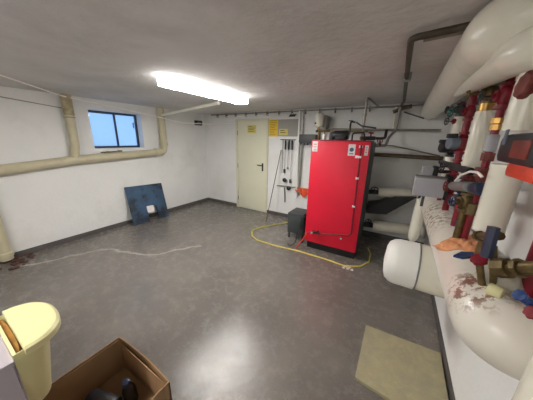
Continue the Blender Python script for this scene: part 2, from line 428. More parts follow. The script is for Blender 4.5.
# low pipe at the left frame edge
lw = thing('floor_pipe', 'greenish beige pipe entering the floor at the far left wall', 'pipe', (.12, -3.72, 0))
bm = B(); tube(bm, [(.085, -3.76, .04), (.085, -3.76, 1.08)], .068, 0, seg=22); obj('pipe', bm, M_beige, lw)
bm = B(); lathe(bm, (.085, -3.76, .08), (0, 0, 1), [(0, .07), (.01, .08), (.06, .08), (.07, .07)], 22); obj('socket', bm, M_beige, lw)
bm = B(); rnd = random.Random(5)
for i in range(60):
    x = rnd.uniform(.02, .40)*rnd.random()**.5; y = rnd.uniform(-4.2, -3.52); r = rnd.uniform(.012, .035)
    res = bmesh.ops.create_icosphere(bm, subdivisions=1, radius=r)['verts']
    for v in res: v.co = V((v.co.x*rnd.uniform(.8, 1.4), v.co.y*rnd.uniform(.8, 1.4), v.co.z*.5))+V((x+.02, y, r*.3))
tag(obj('rubble', bm, M_dirt), 'dark reddish brown rubble round the foot of the left wall pipe', 'debris')['kind'] = 'stuff'

# cables
a = P(0, 75, 'z', 2.236); bdir = (a-P(62, 96, 'x', .04))
cpts = [a+bdir*.8, a, P(62, 96, 'x', .12), P(139, 112.5, 'x', .19), P(184, 123, 'x', .26), P(212, 124.2, 'y', -.15), P(236, 123, 'y', -.03)]
cpts[0].z = min(cpts[0].z, 2.242); cpts[1].z = min(cpts[1].z, 2.24)
bm = B(); tube(bm, cpts, .0085, .3, seg=8); tag(obj('hanging_cable', bm, M_wirew), 'white cable strung slackly along the left wall to the door', 'cable')
bm = B(); tube(bm, [P(-20, 93, 'x', .008), P(62, 108, 'x', .008), (.008, -2.72, 2.0)], .005, 0, seg=6)
tag(obj('surface_cable', bm, M_wired), 'thin grey cable running along the upper left wall', 'cable')
jb = P(197.5, 123, 'x', 0)
bm = B(); box(bm, (0, jb.y-.10, jb.z-.055), (.06, jb.y+.10, jb.z+.055), .008)
o = tag(obj('junction_box', bm, M_black), 'small black junction box high on the left wall near the corner', 'box')
bm = B(); box(bm, (.06, jb.y-.06, jb.z-.02), (.064, jb.y+.06, jb.z+.02), .001); obj('cover_strip', bm, M_mid, o)

# leaning blue panel
A = P(124, 189, 'x', .02); Bq = P(161, 182, 'x', .02); Cq = P(169, 216, 'z', 0.); Dq = P(134, 226, 'z', 0.)
ux = (Bq-A).normalized(); uz = ((A+Bq)/2-(Cq+Dq)/2); hgt = uz.length; uz.normalize(); un_ = ux.cross(uz).normalized()
ux = uz.cross(un_) * (1 if uz.cross(un_).dot(ux) > 0 else -1)
w_ = ((Bq-A).length+(Cq-Dq).length)/2; o0 = (Cq+Dq)/2; o0.z = .004
def pan(u, v): return o0+ux*(u*w_/2)+uz*(v*hgt)
ncx = un_ if un_.x > 0 else -un_
# notch seen in the middle of the bottom edge
prof = [(-1, 0), (-.16, .0), (-.16, .42), (.38, .42), (.38, 0), (1, 0), (1, 1), (-1, 1)]
bm = B(); prism(bm, [pan(u, v) for u, v in prof], ncx*.012)
pn = tag(obj('sheet_panel', bm, M_bluepan, smooth=False), 'scuffed dark blue sheet panel with a notch leaning on the left wall', 'panel')
bm = B(); prism(bm, [pan(u, v)+ncx*.002 for u, v in [(-.15, .23), (.24, .23), (.24, .415), (-.15, .415)]], ncx*.004)
obj('paper_label', bm, M_label, pn, smooth=False, label='white paper in the notch')

# ------------------------------------------------------------------ back wall: pipes, boards, tools
cp = thing('ceiling_line_pipe', 'thin grey pipe line clipped along the top of the back wall', 'pipe', (2.5, -.06, 2.2))
bm = B(); tube(bm, [(.3, -.05, 2.215), (4.9, -.05, 2.205)], .013, seg=12); obj('upper_pipe', bm, M_galv, cp)
bm = B(); tube(bm, [(.2, -.05, 2.165), (2.62, -.05, 2.165)], .010, seg=12); obj('lower_pipe', bm, M_white, cp)
for x in [.5+.28*i for i in range(15) if .5+.28*i < 4.1]:
    bm = B(); box(bm, (x-.007, -.066, 2.15), (x+.007, 0, 2.232), .002); obj('pipe_clip', bm, M_mid, cp)
bx = thing('cable_fitting', 'black fitting on the pipe line above the grey notice board', 'fitting', (2.5, -.03, 2.11))
bm = B(); box(bm, (2.42, -.055, 2.115), (2.52, -.0, 2.16), .006); tube(bm, [(2.40, -.03, 2.12), (2.55, -.03, 2.15)], .012, seg=8); obj('body', bm, M_black, bx)

bdx0, bdx1 = P(269, 128, 'y', 0).x, P(298, 128, 'y', 0).x
bm = B(); box(bm, (bdx0+.22, -.012, 1.74), (bdx1, 0, 2.07), .002)
bd = tag(obj('notice_board', bm, M_board), 'grey notice board beside the yellow notices right of the door', 'board')
s1 = sign('yellow_notice', bdx0, P(278.5, 128, 'y', 0).x, 1.735, 2.075, -.0125 if False else -.0, M_yellow, 'tall yellow notice between the door and the grey board', 'sign', 9, mat('ochre_print', srgb(178, 140, 44), .7))
s2 = sign('yellow_card', P(279.3, 131, 'y', -.01).x, P(288, 131, 'y', -.01).x, 1.765, 1.885, -.0125, M_paleyellow, 'small yellow card on the lower left of the grey board', 'sign', 2)

# vertical conduits
vx = P(299.6, 115, 'y', -.05).x
bm = B(); tube(bm, [(vx+.0, -.045, 2.21), (vx+.03, -.045, .50)], .022, seg=16); tag(obj('conduit', bm, M_white), 'white vertical pipe on the back wall right of the grey board', 'pipe')
bm = B(); tube(bm, [(vx+.085, -.045, 2.21), (vx+.085, -.045, .62), (vx+.085, -.045, .55)], .014, seg=12); tag(obj('conduit', bm, M_galv), 'dull grey vertical pipe behind the left edge of the red boiler', 'pipe')
bm = B(); box(bm, (2.69, -.16, 1.62), (3.02, -.005, 1.78), .01); o = tag(obj('junction_housing', bm, M_dkgrey), 'dark grey housing on the back wall at the left top corner of the boiler', 'box')
for i in range(4):
    bm = B(); cyl(bm, (2.73+i*.07, -.14, 1.585), (2.73+i*.07, -.14, 1.625), .013, 10); obj('cable_gland', bm, M_black, o)

# tool rack with hanging cleaning tools
rk = thing('tool_rail', 'dark wall rail holding the boiler cleaning tools', 'rail', (2.39, -.03, 1.68))
bm = B(); box(bm, (2.22, -.035, 1.667), (2.56, -.0, 1.685), .003); obj('rail', bm, M_dkgrey, rk)
def tool(x, z_end, head, label):
    t_ = thing('boiler_tool', label, 'tool', (x, -.05, 1.66), 'cleaning tools on the wall rail')
    bm = B(); tube(bm, [(x, -.05, 1.64), (x, -.05, z_end)], .005, seg=8); obj('rod', bm, M_mid, t_)
    bm = B(); cyl(bm, (x, -.05, 1.66), (x, -.05, 1.48), .017, 14, .004); obj('grip', bm, M_black, t_)
    bm = B(); torus(bm, (x, -.045, 1.672), (0, 1, 0), .011, .003, 14, 6); obj('hook', bm, M_mid, t_)
    if head == 'brush':
        bm = B(); lathe(bm, (x, -.05, z_end+.06), (0, 0, -1), [(0, .006), (.01, .02), (.08, .02), (.09, .005)], 14); obj('brush_head', bm, M_dkgrey, t_)
    else:
        bm = B(); box(bm, (x-.02, -.056, z_end-.02), (x+.02, -.044, z_end+.02), .002); obj('scraper', bm, M_mid, t_)
tool(2.355, 1.02, 'brush', 'leftmost black gripped cleaning tool hanging on the wall rail')
tool(2.43, 1.1, 'scraper', 'middle black gripped cleaning tool on the wall rail')
tool(2.505, .82, 'brush', 'rightmost and longest black gripped cleaning tool on the rail')
bm = B(); z = 1.66; i = 0
while z > .98:
    torus(bm, (2.29, -.03, z), (0, 1, 0) if i % 2 else (1, 0, 0), .009, .0028, 10, 5); z -= .016; i += 1
tag(obj('chain', bm, M_mid), 'thin hanging chain at the left end of the tool rail', 'chain')
for (px, py, r, lab) in ((285, 180, .045, 'upper black round knob fitting on the wall under the tools'), (289, 188, .045, 'lower black round knob fitting on the wall beside the orange cloth')):
    p = P(px, py, 'y', -.04); t_ = thing('gas_cock', lab, 'knob', (p.x, 0, p.z))
    bm = B(); cyl(bm, (p.x, 0, p.z), (p.x, -.05, p.z), .022, 14); obj('stem', bm, M_mid, t_)
    bm = B(); lathe(bm, (p.x, -.045, p.z), (0, -1, 0), [(0, .03), (.008, r), (.03, r), (.04, .03)], 18); obj('knob', bm, M_black, t_)
hp_ = P(300, 190, 'y', -.04)
bm = B(); tube(bm, [(2.18, -.035, .70), (2.5, -.035, .71), (3.2, -.035, .715)], .011, seg=10); tag(obj('wall_pipe', bm, M_galv), 'thin horizontal grey pipe on the wall left of the boiler at knee height', 'pipe')
bm = B(); tube(bm, [(2.37, -.03, .68), (2.39, -.03, .35)], .014, seg=10); tag(obj('wall_hose', bm, M_mid), 'short grey hose hanging below the lower black knob', 'hose')
# orange cloth hung on the pipe
bm = B(); nx, nz = 16, 10
g = []
for i in range(nx+1):
    u = i/nx; row = []
    for j in range(nz+1):
        v = j/nz; x = 2.64+.30*u; zt = .725; zb = .58+.05*math.sin(u*7)+.04*abs(u-.5)
        row.append(bm.verts.new((x+.01*math.sin(9*v+u*3), -.05-.012*math.sin(u*22)-.012*v, zt*(1-v)+zb*v)))
    g.append(row)
for i in range(nx):
    for j in range(nz): bm.faces.new((g[i][j], g[i+1][j], g[i+1][j+1], g[i][j+1]))
o = tag(obj('cloth', bm, M_ocloth), 'orange cloth hanging on the wall pipe left of the boiler', 'cloth')
so = o.modifiers.new('t', 'SOLIDIFY'); so.thickness = .006
# stick
bm = B(); tube(bm, [P(266, 222, 'z', .004), (2.25, -.025, 1.47)], .008, seg=8); tag(obj('stick', bm, M_wood), 'thin dark stick leaning on the back wall right of the door', 'stick')

# white cylindrical vessel above the boiler
vt = thing('air_vessel', 'small white cylindrical vessel on the back wall above the boiler', 'vessel', (3.10, -.25, 1.88))
bm = B(); lathe(bm, (3.10, -.25, 1.90), (0, 0, 1), [(0, .05), (.01, .072), (.03, .078), (.19, .078), (.22, .065), (.235, .03)], 22); obj('vessel', bm, M_ivory, vt)
bm = B(); cyl(bm, (3.10, -.25, 1.78), (3.10, -.25, 1.91), .012, 10); obj('stem', bm, M_brass, vt)
bm = B(); cyl(bm, (3.06, -.32, 1.96), (3.055, -.335, 1.96), .014, 12); obj('plug', bm, M_black, vt)
bm = B(); box(bm, (3.15, -.22, 1.86), (3.21, -.0, 2.10), .006); obj('bracket', bm, M_board, vt)

# horizontal pipes on the back wall
bm = B(); tube(bm, [(3.02, -.10, 1.875), (4.85, -.10, 1.85)], .018, seg=12); tag(obj('wall_pipe', bm, M_galv), 'upper horizontal grey pipe on the back wall above the boiler', 'pipe')
bm = B(); tube(bm, [(3.02, -.17, 1.83), (3.9, -.17, 1.83)], .014, seg=12); tag(obj('wall_pipe', bm, M_brass), 'dull brass pipe running just above the boiler top', 'pipe')
bm = B(); tube(bm, [(3.6, -.05, 1.475), (4.95, -.05, 1.455)], .032, seg=14); tag(obj('wall_pipe', bm, M_brownpipe), 'brown horizontal pipe on the back wall right of the boiler', 'pipe')
bm = B(); tube(bm, [P(372, 143.5, 'y', -.12), P(394, 146, 'y', -.12), P(440, 156, 'y', -.04)], .009, .1, seg=8); tag(obj('wall_cable', bm, M_wired), 'thin slanting cable above the brown pipe right of the boiler', 'cable')
# pipe dropping at the right of the pale wall field
dp = thing('drop_pipe', 'grey brown pipe dropping from the ceiling line behind the boiler', 'pipe', (4.25, -.15, 1.6))
bm = B(); tube(bm, [P(400.5, 107, 'y', -.12), P(395.5, 130, 'y', -.12), P(388.5, 138, 'y', -.2), P(385.5, 145.5, 'y', -.3), P(376, 146, 'y', -.45)], .020, .05, seg=14); obj('pipe', bm, M_galv, dp)
bm = B(); tube(bm, [P(396.5, 107, 'y', -.08), P(392.5, 130, 'y', -.08)], .018, .05, seg=14); obj('white_pipe', bm, M_ivory, dp)
bm = B(); wheel(bm, P(380, 141, 'y', -.42), (0, -1, .2), .035); cyl(bm, P(380, 141, 'y', -.40), P(380, 146, 'y', -.42), .012, 10); obj('handwheel', bm, M_redpipe, dp)
bm = B(); tube(bm, [P(393, 112, 'y', -.1), P(403, 108, 'y', -.1), P(412, 106, 'y', -.1)], .028, .03, seg=12); obj('elbow', bm, M_brownpipe, dp)
vp = P(404, 112, 'y', -.3)
bm = B(); tube(bm, [vp, P(424, 118.5, 'y', -.3)], .009, seg=8); tag(obj('hanger_rod', bm, M_dkgrey), 'thin dark rod slanting to the end of the big ceiling pipe', 'rod')

# dark ceiling pipe
bm = B(); tube(bm, [(4.30, -.08, 2.205), (4.335, -.5, 2.21), (4.362, -2.64, 2.21), (4.66, -2.69, 2.205)], .017, .05, seg=14)
o = tag(obj('ceiling_pipe', bm, mat('dark_tarnished_pipe', srgb(72, 64, 54), .45, .4, var=.25, scale=20)), 'dark thin pipe running under the ceiling and turning right into the big pipe', 'pipe')
bm = B(); box(bm, (4.325, -1.80, 2.18), (4.385, -1.77, 2.25), .004); obj('pipe_clip', bm, M_mid, o)
bm = B(); tube(bm, [(4.42, -2.50, 2.235), (4.66, -2.53, 2.235)], .008, seg=8); tag(obj('ceiling_cable', bm, M_wired), 'thin cable beside the dark ceiling pipe near the big pipe', 'cable')
# pipe rising from boiler and running under the ceiling
up_ = thing('flow_pipe', 'grey pipe rising from the boiler top to the ceiling and back to the wall', 'pipe', (3.97, -.95, 1.67))
bm = B(); tube(bm, [(3.925, -.90, 1.69), (3.935, -.95, 2.21), (3.99, -.08, 2.21)], .015, .05, seg=14); obj('pipe', bm, M_galv, up_)
bm = B(); cyl(bm, (3.926, -.903, 1.70), (3.926, -.907, 1.74), .024, 8); obj('union_nut', bm, M_oldbrass, up_)
bm = B(); cyl(bm, (3.930, -.927, 1.99), (3.931, -.931, 2.03), .021, 12); obj('coupling', bm, M_galv, up_)

# ------------------------------------------------------------------ boiler
bl = V((3.30, -1.12, .13)); br = V((4.072, -1.115, .13))
fx_ = (br-bl); fw_ = fx_.length; ex = fx_.normalized(); ey = V((-ex.y, ex.x, 0))
BW, BD, BZ = fw_, .66, 1.668
def bp(u, v, z): return bl.xy.to_3d()+ex*u+ey*v+V((0, 0, z))
R3 = Matrix.Rotation(math.atan2(ex.y, ex.x), 3, 'Z')
def bbox(bm, lo, hi, bev=0):
    r = box(bm, lo, hi, bev)
    o_ = bl.xy.to_3d()
    for v in r: v.co = R3 @ v.co + o_
bo = thing('boiler', 'tall red heating boiler with dark sides and plinth by the back wall', 'boiler', bp(BW/2, BD/2, 0))
bm = B(); bbox(bm, (.03, .05, 0), (BW-.01, BD, .12), .004); obj('plinth', bm, M_black, bo)
bm = B(); bbox(bm, (0, .035, .11), (BW, BD, BZ), .01); obj('casing', bm, M_side, bo)
bm = B(); bbox(bm, (0, 0, .125), (BW, .035, BZ+.005), .012); obj('front_panel', bm, M_red, bo)
bm = B(); bbox(bm, (.01, .03, BZ), (BW-.02, BD-.05, BZ+.02), .006); obj('top_cover', bm, M_redpipe, bo)
def lab(u0, u1, z0, z1, m=M_label, dep=.003):
    bm = B(); bbox(bm, (u0, -dep, z0), (u1, 0, z1)); return obj('label_plate', bm, m, bo, smooth=False)
l1 = lab(.02, .095, BZ-.145, BZ-.005)
for k in range(3):
    bm = B(); bbox(bm, (.035, -.0036, BZ-.05-.035*k), (.08, -.0029, BZ-.04-.035*k)); obj('printed_line', bm, M_pinkprint, l1, smooth=False)
def fpt(px, py):   # point on the boiler front
    d = rt*((px-266.5)/F) - up*((py-200)/F) + fw; n = ey
    t_ = (bp(0, 0, 0)-EYE).dot(n)/d.dot(n); q = EYE+d*t_; r_ = q-bp(0, 0, 0); return r_.dot(ex), q.z
u0, z0 = fpt(347.5, 155.5); u1, z1 = fpt(356, 144.5)
l2 = lab(u0, u1, z0, z1)
bm = B(); cyl(bm, bp((u0+u1)/2, -.0028, (z0+z1)/2+.005), bp((u0+u1)/2, -.004, (z0+z1)/2+.005), (u1-u0)*.3, 20); obj('round_emblem', bm, M_logo, l2, smooth=False)
bm = B(); bbox(bm, (u0+.02, -.0036, z0+.02), (u1-.02, -.0029, z0+.03)); obj('printed_text', bm, M_print, l2, smooth=False)
u0, z0 = fpt(364, 155.5); u1, z1 = fpt(369, 145.5)
l3 = lab(u0, u1, z0, z1)
for k in range(3):
    bm = B(); bbox(bm, (u0+.012, -.0036, z1-.03-.03*k), (u1-.012, -.0029, z1-.02-.03*k)); obj('printed_line', bm, M_pinkprint, l3, smooth=False)
u0, z0 = fpt(359, 147.5); u1, z1 = fpt(363, 146)
lab(u0, u1, z0-.005, z1+.005)
u0, z0 = fpt(355, 158); u1, z1 = fpt(358, 155.5); lab(u0, u1, z0, z1)
# front rod and lower pipe
ra = fpt(361.5, 148); rb = fpt(351.5, 233)
bm = B(); tube(bm, [bp(ra[0], -.03, ra[1]+.04), bp(rb[0], -.03, rb[1]), bp(rb[0]-.03, -.03, rb[1]-.03)], .012, .03, seg=12); rod = obj('front_rod', bm, M_redpipe, bo, label='dull red vertical rod on clips')
for (px, py) in ((357.5, 178), (354, 206), (360, 157)):
    q = fpt(px, py)
    bm = B(); cyl(bm, bp(q[0]-.018, -.03, q[1]), bp(q[0]+.018, -.03, q[1]), .017, 10); obj('rod_clip', bm, M_label, rod)
la = fpt(317, 233.5); lb_ = fpt(350, 238)
bm = B(); tube(bm, [bp(.09, -.03, la[1]), bp(rb[0]-.02, -.03, rb[1]-.035)], .010, seg=12); obj('lower_pipe', bm, M_rust, bo)
q = fpt(313.5, 231)
bm = B(); cyl(bm, bp(q[0], .0, q[1]), bp(q[0], -.09, q[1]), .022, 14, .004); obj('drain_tap', bm, M_chrome, bo, label='bright metal drain tap')
q = fpt(318, 231.5)
bm = B(); cyl(bm, bp(q[0], .0, q[1]), bp(q[0], -.06, q[1]), .02, 12); box(bm, bp(q[0], -.07, q[1])-V((.05, .01, .012)), bp(q[0], -.07, q[1])+V((.06, .01, .012)), .003); obj('tap_lever', bm, M_black, bo)
q = fpt(341.5, 237.5)
bm = B(); cyl(bm, bp(q[0], .0, q[1]), bp(q[0], -.05, q[1]), .016, 12); obj('plug', bm, M_chrome, bo)
# equipment on the top
bt = thing('burner_pump', 'black pump on top of the red boiler', 'pump', bp(.37, .2, BZ+.02))
bm = B(); cyl(bm, bp(.25, .2, BZ+.085), bp(.46, .2, BZ+.085), .058, 20, .012); obj('motor', bm, M_black, bt)
bm = B(); bbox(bm, (.29, .12, BZ+.02), (.43, .28, BZ+.07), .01); obj('base', bm, M_black, bt)
bm = B(); bbox(bm, (.20, .15, BZ+.02), (.25, .25, BZ+.13), .01); obj('terminal_box', bm, M_dkgrey, bt)
bm = B(); tube(bm, [bp(.44, .18, BZ+.08), bp(.47, .16, BZ+.10), bp(.47, .16, BZ+.26), bp(.53, .16, BZ+.25)], .012, .03, seg=10); obj('valve_pipe', bm, M_black, bt)
bm = B(); wheel(bm, bp(.47, .16, BZ+.27), (0, 0, 1), .028); obj('handwheel', bm, M_black, bt)
bm = B(); tube(bm, [bp(.54, .16, BZ+.25), bp(.62, .16, BZ+.20), bp(.78, .25, BZ+.18)], .010, .04, seg=10); tag(obj('copper_line', bm, M_dkgrey), 'dark bent line sloping above the right half of the boiler top', 'pipe')
bm = B(); tube(bm, [bp(.52, .12, BZ+.02), bp(.52, .12, BZ+.11), bp(.66, .12, BZ+.12), bp(.68, .15, BZ+.02)], .010, .03, seg=10); tag(obj('bypass_pipe', bm, M_black), 'small black pipe loop on the boiler top beside the pump', 'pipe')
vv = thing('safety_valve', 'small brass and white fitting at the left end of the boiler top', 'valve', bp(.1, .15, BZ+.02))
bm = B(); cyl(bm, bp(.13, .15, BZ+.015), bp(.13, .15, BZ+.10), .028, 14, .004); obj('white_cap', bm, M_white, vv)
bm = B(); cyl(bm, bp(.055, .15, BZ+.015), bp(.055, .15, BZ+.12), .02, 14, .004); cyl(bm, bp(.03, .15, BZ+.14), bp(.20, .15, BZ+.14), .012, 10); cyl(bm, bp(.13, .15, BZ+.10), bp(.13, .15, BZ+.14), .01, 10); cyl(bm, bp(.055, .15, BZ+.12), bp(.055, .15, BZ+.14), .012, 10); obj('brass_body', bm, M_oldbrass, vv)
bm = B(); cyl(bm, bp(.04, .10, BZ+.135), bp(.04, .07, BZ+.135), .018, 12); obj('knob', bm, M_black, vv)
v2 = thing('shut_off_valve', 'dark red handled valve on the right corner of the boiler top', 'valve', bp(.68, .25, BZ+.02))
bm = B(); cyl(bm, bp(.64, .25, BZ+.05), bp(.79, .25, BZ+.05), .026, 14, .004); cyl(bm, bp(.66, .25, BZ+.01), bp(.66, .25, BZ+.04), .02, 12); obj('body', bm, M_black, v2)
bm = B(); cyl(bm, bp(.73, .25, BZ+.05), bp(.73, .25, BZ+.12), .01, 10); wheel(bm, bp(.73, .25, BZ+.12), (.2, -.3, 1), .032); obj('handwheel', bm, M_redpipe, v2)
bm = B(); tube(bm, [bp(.79, .25, BZ+.05), bp(.86, .27, BZ+.05), bp(.90, .32, BZ+.06), bp(.90, .36, BZ+.16)], .018, .04, seg=12); obj('bend', bm, M_black, v2)
# side fittings of the boiler + cream pipes behind it
def lagged(pts, r, label, bend=.1):
    t_ = thing('lagged_pipe', label, 'pipe', pts[0])
    bm = B(); tube(bm, pts, r, bend, seg=20); obj('lagging', bm, M_ivory, t_); return t_
xs = bp(BW, .35, 0).x
t1 = lagged([(xs+.13, -.36, .90), (4.88, -.30, .94)], .068, 'upper cream lagged pipe running from boiler side toward right wall')
bm = B(); cyl(bm, (xs-.01, -.42, .90), (xs+.14, -.42+.06, .90), .035, 14); obj('pipe_stub', bm, M_black, t1)
bm = B(); wheel(bm, (xs+.08, -.50, .95), (0, -1, .3), .05); cyl(bm, (xs+.08, -.40, .91), (xs+.08, -.50, .95), .012, 8); obj('handwheel', bm, M_black, t1)
t2 = lagged([(xs+.13, -.36, .33), (4.88, -.30, .37)], .09, 'lower cream lagged pipe near the floor right of the boiler')
bm = B(); cyl(bm, (xs-.01, -.42, .34), (xs+.14, -.42+.06, .33), .04, 14); obj('pipe_stub', bm, M_black, t2)
bm = B(); wheel(bm, (xs+.06, -.50, .42), (0, -1, .3), .045); cyl(bm, (xs+.06, -.40, .34), (xs+.06, -.50, .42), .012, 8); obj('handwheel', bm, M_navy, t2)
# dark wedge shaped block between the two pipes
fl = [P(366, 213, 'y', -.45), P(386, 214.5, 'y', -.45), P(417, 197.5, 'y', -.45), P(394, 197, 'y', -.45), P(378, 204, 'y', -.45), P(366, 205, 'y', -.45)]
bm = B(); prism(bm, fl, (0, .32, 0)); tag(obj('dark_wedge', bm, M_black, smooth=False), 'black wedge shaped block between the two cream pipes right of the boiler', 'duct')

# control box left of the boiler on the floor
cb = thing('burner_unit', 'low dark grey box on the floor at the left side of the boiler', 'box', (3.06, -.85, 0))
q0 = P(289, 235, 'z', .0); q1 = P(303, 240.5, 'z', 0)
bm = B(); box(bm, (q0.x+.0, -.92, .10), (3.17, -.56, .445), .012); obj('body', bm, M_side, cb)
bm = B(); box(bm, (q0.x+.0-.004, -.925, .43), (3.175, -.555, .46), .008); obj('lid', bm, M_dkgrey, cb)
for (x, y) in ((2.93, -.90), (3.12, -.90), (2.93, -.6), (3.12, -.6)):
    bm = B(); box(bm, (x-.015, y-.015, 0), (x+.015, y+.015, .11), .002); obj('leg', bm, M_dkgrey, cb)
bm = B(); box(bm, (3.185, -1.05, .26), (3.245, -.95, .47), .012); box(bm, (3.20, -1.0, .0), (3.23, -.97, .29), .003); tag(obj('burner_lever', bm, M_black), 'black lever post at the lower left edge of the boiler', 'lever')
bm = B(); tube(bm, [(3.22, -.98, .50), (3.20, -1.12, .38), (3.18, -1.2, .08), (3.1, -1.23, .012), (3.02, -1.15, .012)], .007, .05, seg=8); tag(obj('cable', bm, M_black), 'thin black cable dropping to the floor by the boiler corner', 'cable')
bm = B(); tube(bm, [bp(.05, -.05, .30), bp(.02, -.10, .20), bp(-.08, -.14, .02)], .010, .05, seg=8); tag(obj('drain_hose', bm, M_orange), 'short orange hose hanging from the boiler drain tap', 'hose')

# ------------------------------------------------------------------ yellow hose on the floor
hz_ = .010
hp3 = [(306, 218), (285, 223), (262, 227), (252, 230.5), (252, 236), (258, 240.5), (275, 245.5), (300, 251.5), (325, 259), (345, 266), (360, 266.5), (369, 262), (370.5, 254), (368, 248)]
bm = B(); tube(bm, [P(a_, b_, 'z', hz_) for a_, b_ in hp3], .010, .12, seg=10, n=5)
tag(obj('garden_hose', bm, M_hose), 'yellow hose looping over the floor in front of the boiler', 'hose')
q = P(348, 268, 'z', 0)
bm = B(); rnd = random.Random(8)
for i in range(14):
    r = rnd.uniform(.006, .016); c_ = q+V((rnd.uniform(-.07, .07), rnd.uniform(-.04, .04), 0)); box(bm, c_-V((r, r, 0)), c_+V((r, r, .006)))
tag(obj('mortar_crumbs', bm, M_label), 'pale crumbs on the floor beside the yellow hose', 'debris')['kind'] = 'stuff'

# stone slab
sl = [P(366, 325, 'z', .025), P(355, 377, 'z', .025), V((4.94, -2.89, .025)), P(440.5, 353, 'z', .025)]
sl = [V((p.x, p.y, .001)) for p in sl]
bm = B(); prism(bm, sl, (0, 0, .024)); tag(obj('stone_slab', bm, M_slab, smooth=False), 'flat beige stone slab lying on the floor by the right wall', 'slab')

# ------------------------------------------------------------------ cardboard box with contents
BX0, BX1, BY0, BY1, BZT = 2.885, 3.455, -4.09, -3.655, .285
cbx = thing('cardboard_box', 'open brown cardboard box on the floor in the near left corner', 'box', ((BX0+BX1)/2, (BY0+BY1)/2, 0))
th = .007
def sidewall(p, q_, inward, dip):
    bm = B(); n = 12; p = V(p); q_ = V(q_); inward = V(inward)
    out = []; 
    for k in range(n+1):
        u = k/n; base_ = p*(1-u)+q_*u; top = base_+V((0, 0, BZT-dip*math.sin(u*PI)))-inward*(.02*math.sin(u*PI) if dip else 0)
        out.append((base_, top))
    vs = [[bm.verts.new(a_+inward*o_) for a_ in pr] for pr in out for o_ in (0, th)]
    for k in range(n):
        a0, a1, b0, b1 = vs[2*k], vs[2*k+1], vs[2*k+2], vs[2*k+3]
        bm.faces.new((a0[0], b0[0], b0[1], a0[1])); bm.faces.new((a1[0], a1[1], b1[1], b1[0])); bm.faces.new((a0[1], b0[1], b1[1], a1[1])); bm.faces.new((a0[0], a1[0], b1[0], b0[0]))
    bm.faces.new((vs[0][0], vs[0][1], vs[1][1], vs[1][0])); bm.faces.new((vs[-1][0], vs[-1][1], vs[-2][1], vs[-2][0]))
    return bm
obj('side_wall', sidewall((BX0, BY0, .002), (BX0, BY1, .002), (1, 0, 0), 0), M_card, cbx)
obj('side_wall', sidewall((BX0, BY1, .002), (BX1, BY1, .002), (0, -1, 0), .02), M_card, cbx)
obj('side_wall', sidewall((BX1, BY1, .002), (BX1, BY0, .002), (-1, 0, 0), 0), M_card, cbx)
obj('side_wall', sidewall((BX1, BY0, .002), (BX0, BY0, .002), (0, 1, 0), 0), M_card, cbx)
bm = B(); box(bm, (BX0+th, BY0+th, .002), (BX1-th, BY1-th, .010)); obj('box_bottom', bm, M_card, cbx, smooth=False)
for (lo, hi) in (((BX0+th, BY0+th, .13), (BX0+th+.006, BY1-th, BZT-.01)), ((BX0+.03, BY1-th-.006, .08), (BX1-.03, BY1-th, BZT-.035))):
    bm = B(); box(bm, lo, hi); obj('inner_flap', bm, M_card, cbx, smooth=False)
# rim edges
# contents: black bottle and glove-like tools
qb_ = P(131, 394, 'z', .06)
bt2 = thing('bottle', 'dark bottle standing in the cardboard box', 'bottle', (qb_.x, qb_.y, .012))
bm = B(); lathe(bm, (qb_.x, qb_.y, .012), (.06, -.1, 1), [(0, .03), (.006, .038), (.11, .038), (.135, .030), (.15, .018), (.165, .018)], 20); obj('body', bm, M_black, bt2)
bm = B(); lathe(bm, V((qb_.x, qb_.y, .012))+V((.06, -.1, 1)).normalized()*.163, (.06, -.1, 1), [(0, .022), (.028, .022), (.03, .018)], 14); obj('cap', bm, M_navy, bt2)
pd = thing('power_tool', 'black tool lying in the left half of the cardboard box', 'tool', (3.05, -3.87, .012))
bm = B(); cyl(bm, (2.97, -3.90, .075), (3.17, -3.84, .085), .048, 18, .012); obj('motor_body', bm, M_black, pd)
bm = B(); tube(bm, [(3.02, -3.90, .07), (3.05, -4.02, .04)], .022, seg=12); obj('grip', bm, M_dkgrey, pd)
bm = B(); cyl(bm, (3.165, -3.842, .085), (3.21, -3.828, .087), .02, 12); obj('chuck', bm, M_mid, pd)
bm = B(); rnd = random.Random(11)
pts_ = [(2.93+rnd.uniform(0, .35), -4.04+rnd.uniform(0, .30), .022+.002*i) for i in range(9)]
tube(bm, pts_, .007, .06, seg=8); tag(obj('coiled_cable', bm, M_black), 'tangled black cable at the bottom of the cardboard box', 'cable')

# ------------------------------------------------------------------ cream bin on cabinet end
cab = thing('cabinet', 'lilac grey cabinet behind the cream bin in the near left corner', 'cabinet', (2.65, -4.4, 0))
bm = B(); box(bm, (2.2, -4.72, .0), (3.155, -4.135, .735), .004); obj('body', bm, M_cab, cab)
bm = B(); box(bm, (2.18, -4.74, .735), (3.16, -4.128, .757), .004); obj('cabinet_top', bm, M_cab, cab)
for x in (2.22, 2.685):
    bm = B(); box(bm, (x, -4.134, .06), (x+.45, -4.128, .72), .002); dd = obj('door', bm, M_cab, cab)
bi = thing('waste_bin', 'cream plastic bin with half round lid hung on the cabinet front', 'bin', (2.98, -4.1, .40))
def dshape(x0, x1, y0, dy, n=20, e=2.4):
    cx_ = (x0+x1)/2; a_ = (x1-x0)/2; pts = [V((x0, y0, 0)), V((x1, y0, 0))]
    for k in range(1, n):
        t_ = PI*k/n; cs, sn = math.cos(t_), math.sin(t_)
        pts.append(V((cx_+a_*math.copysign(abs(cs)**(2/e), cs), y0+dy*abs(sn)**(2/e), 0)))
    return pts
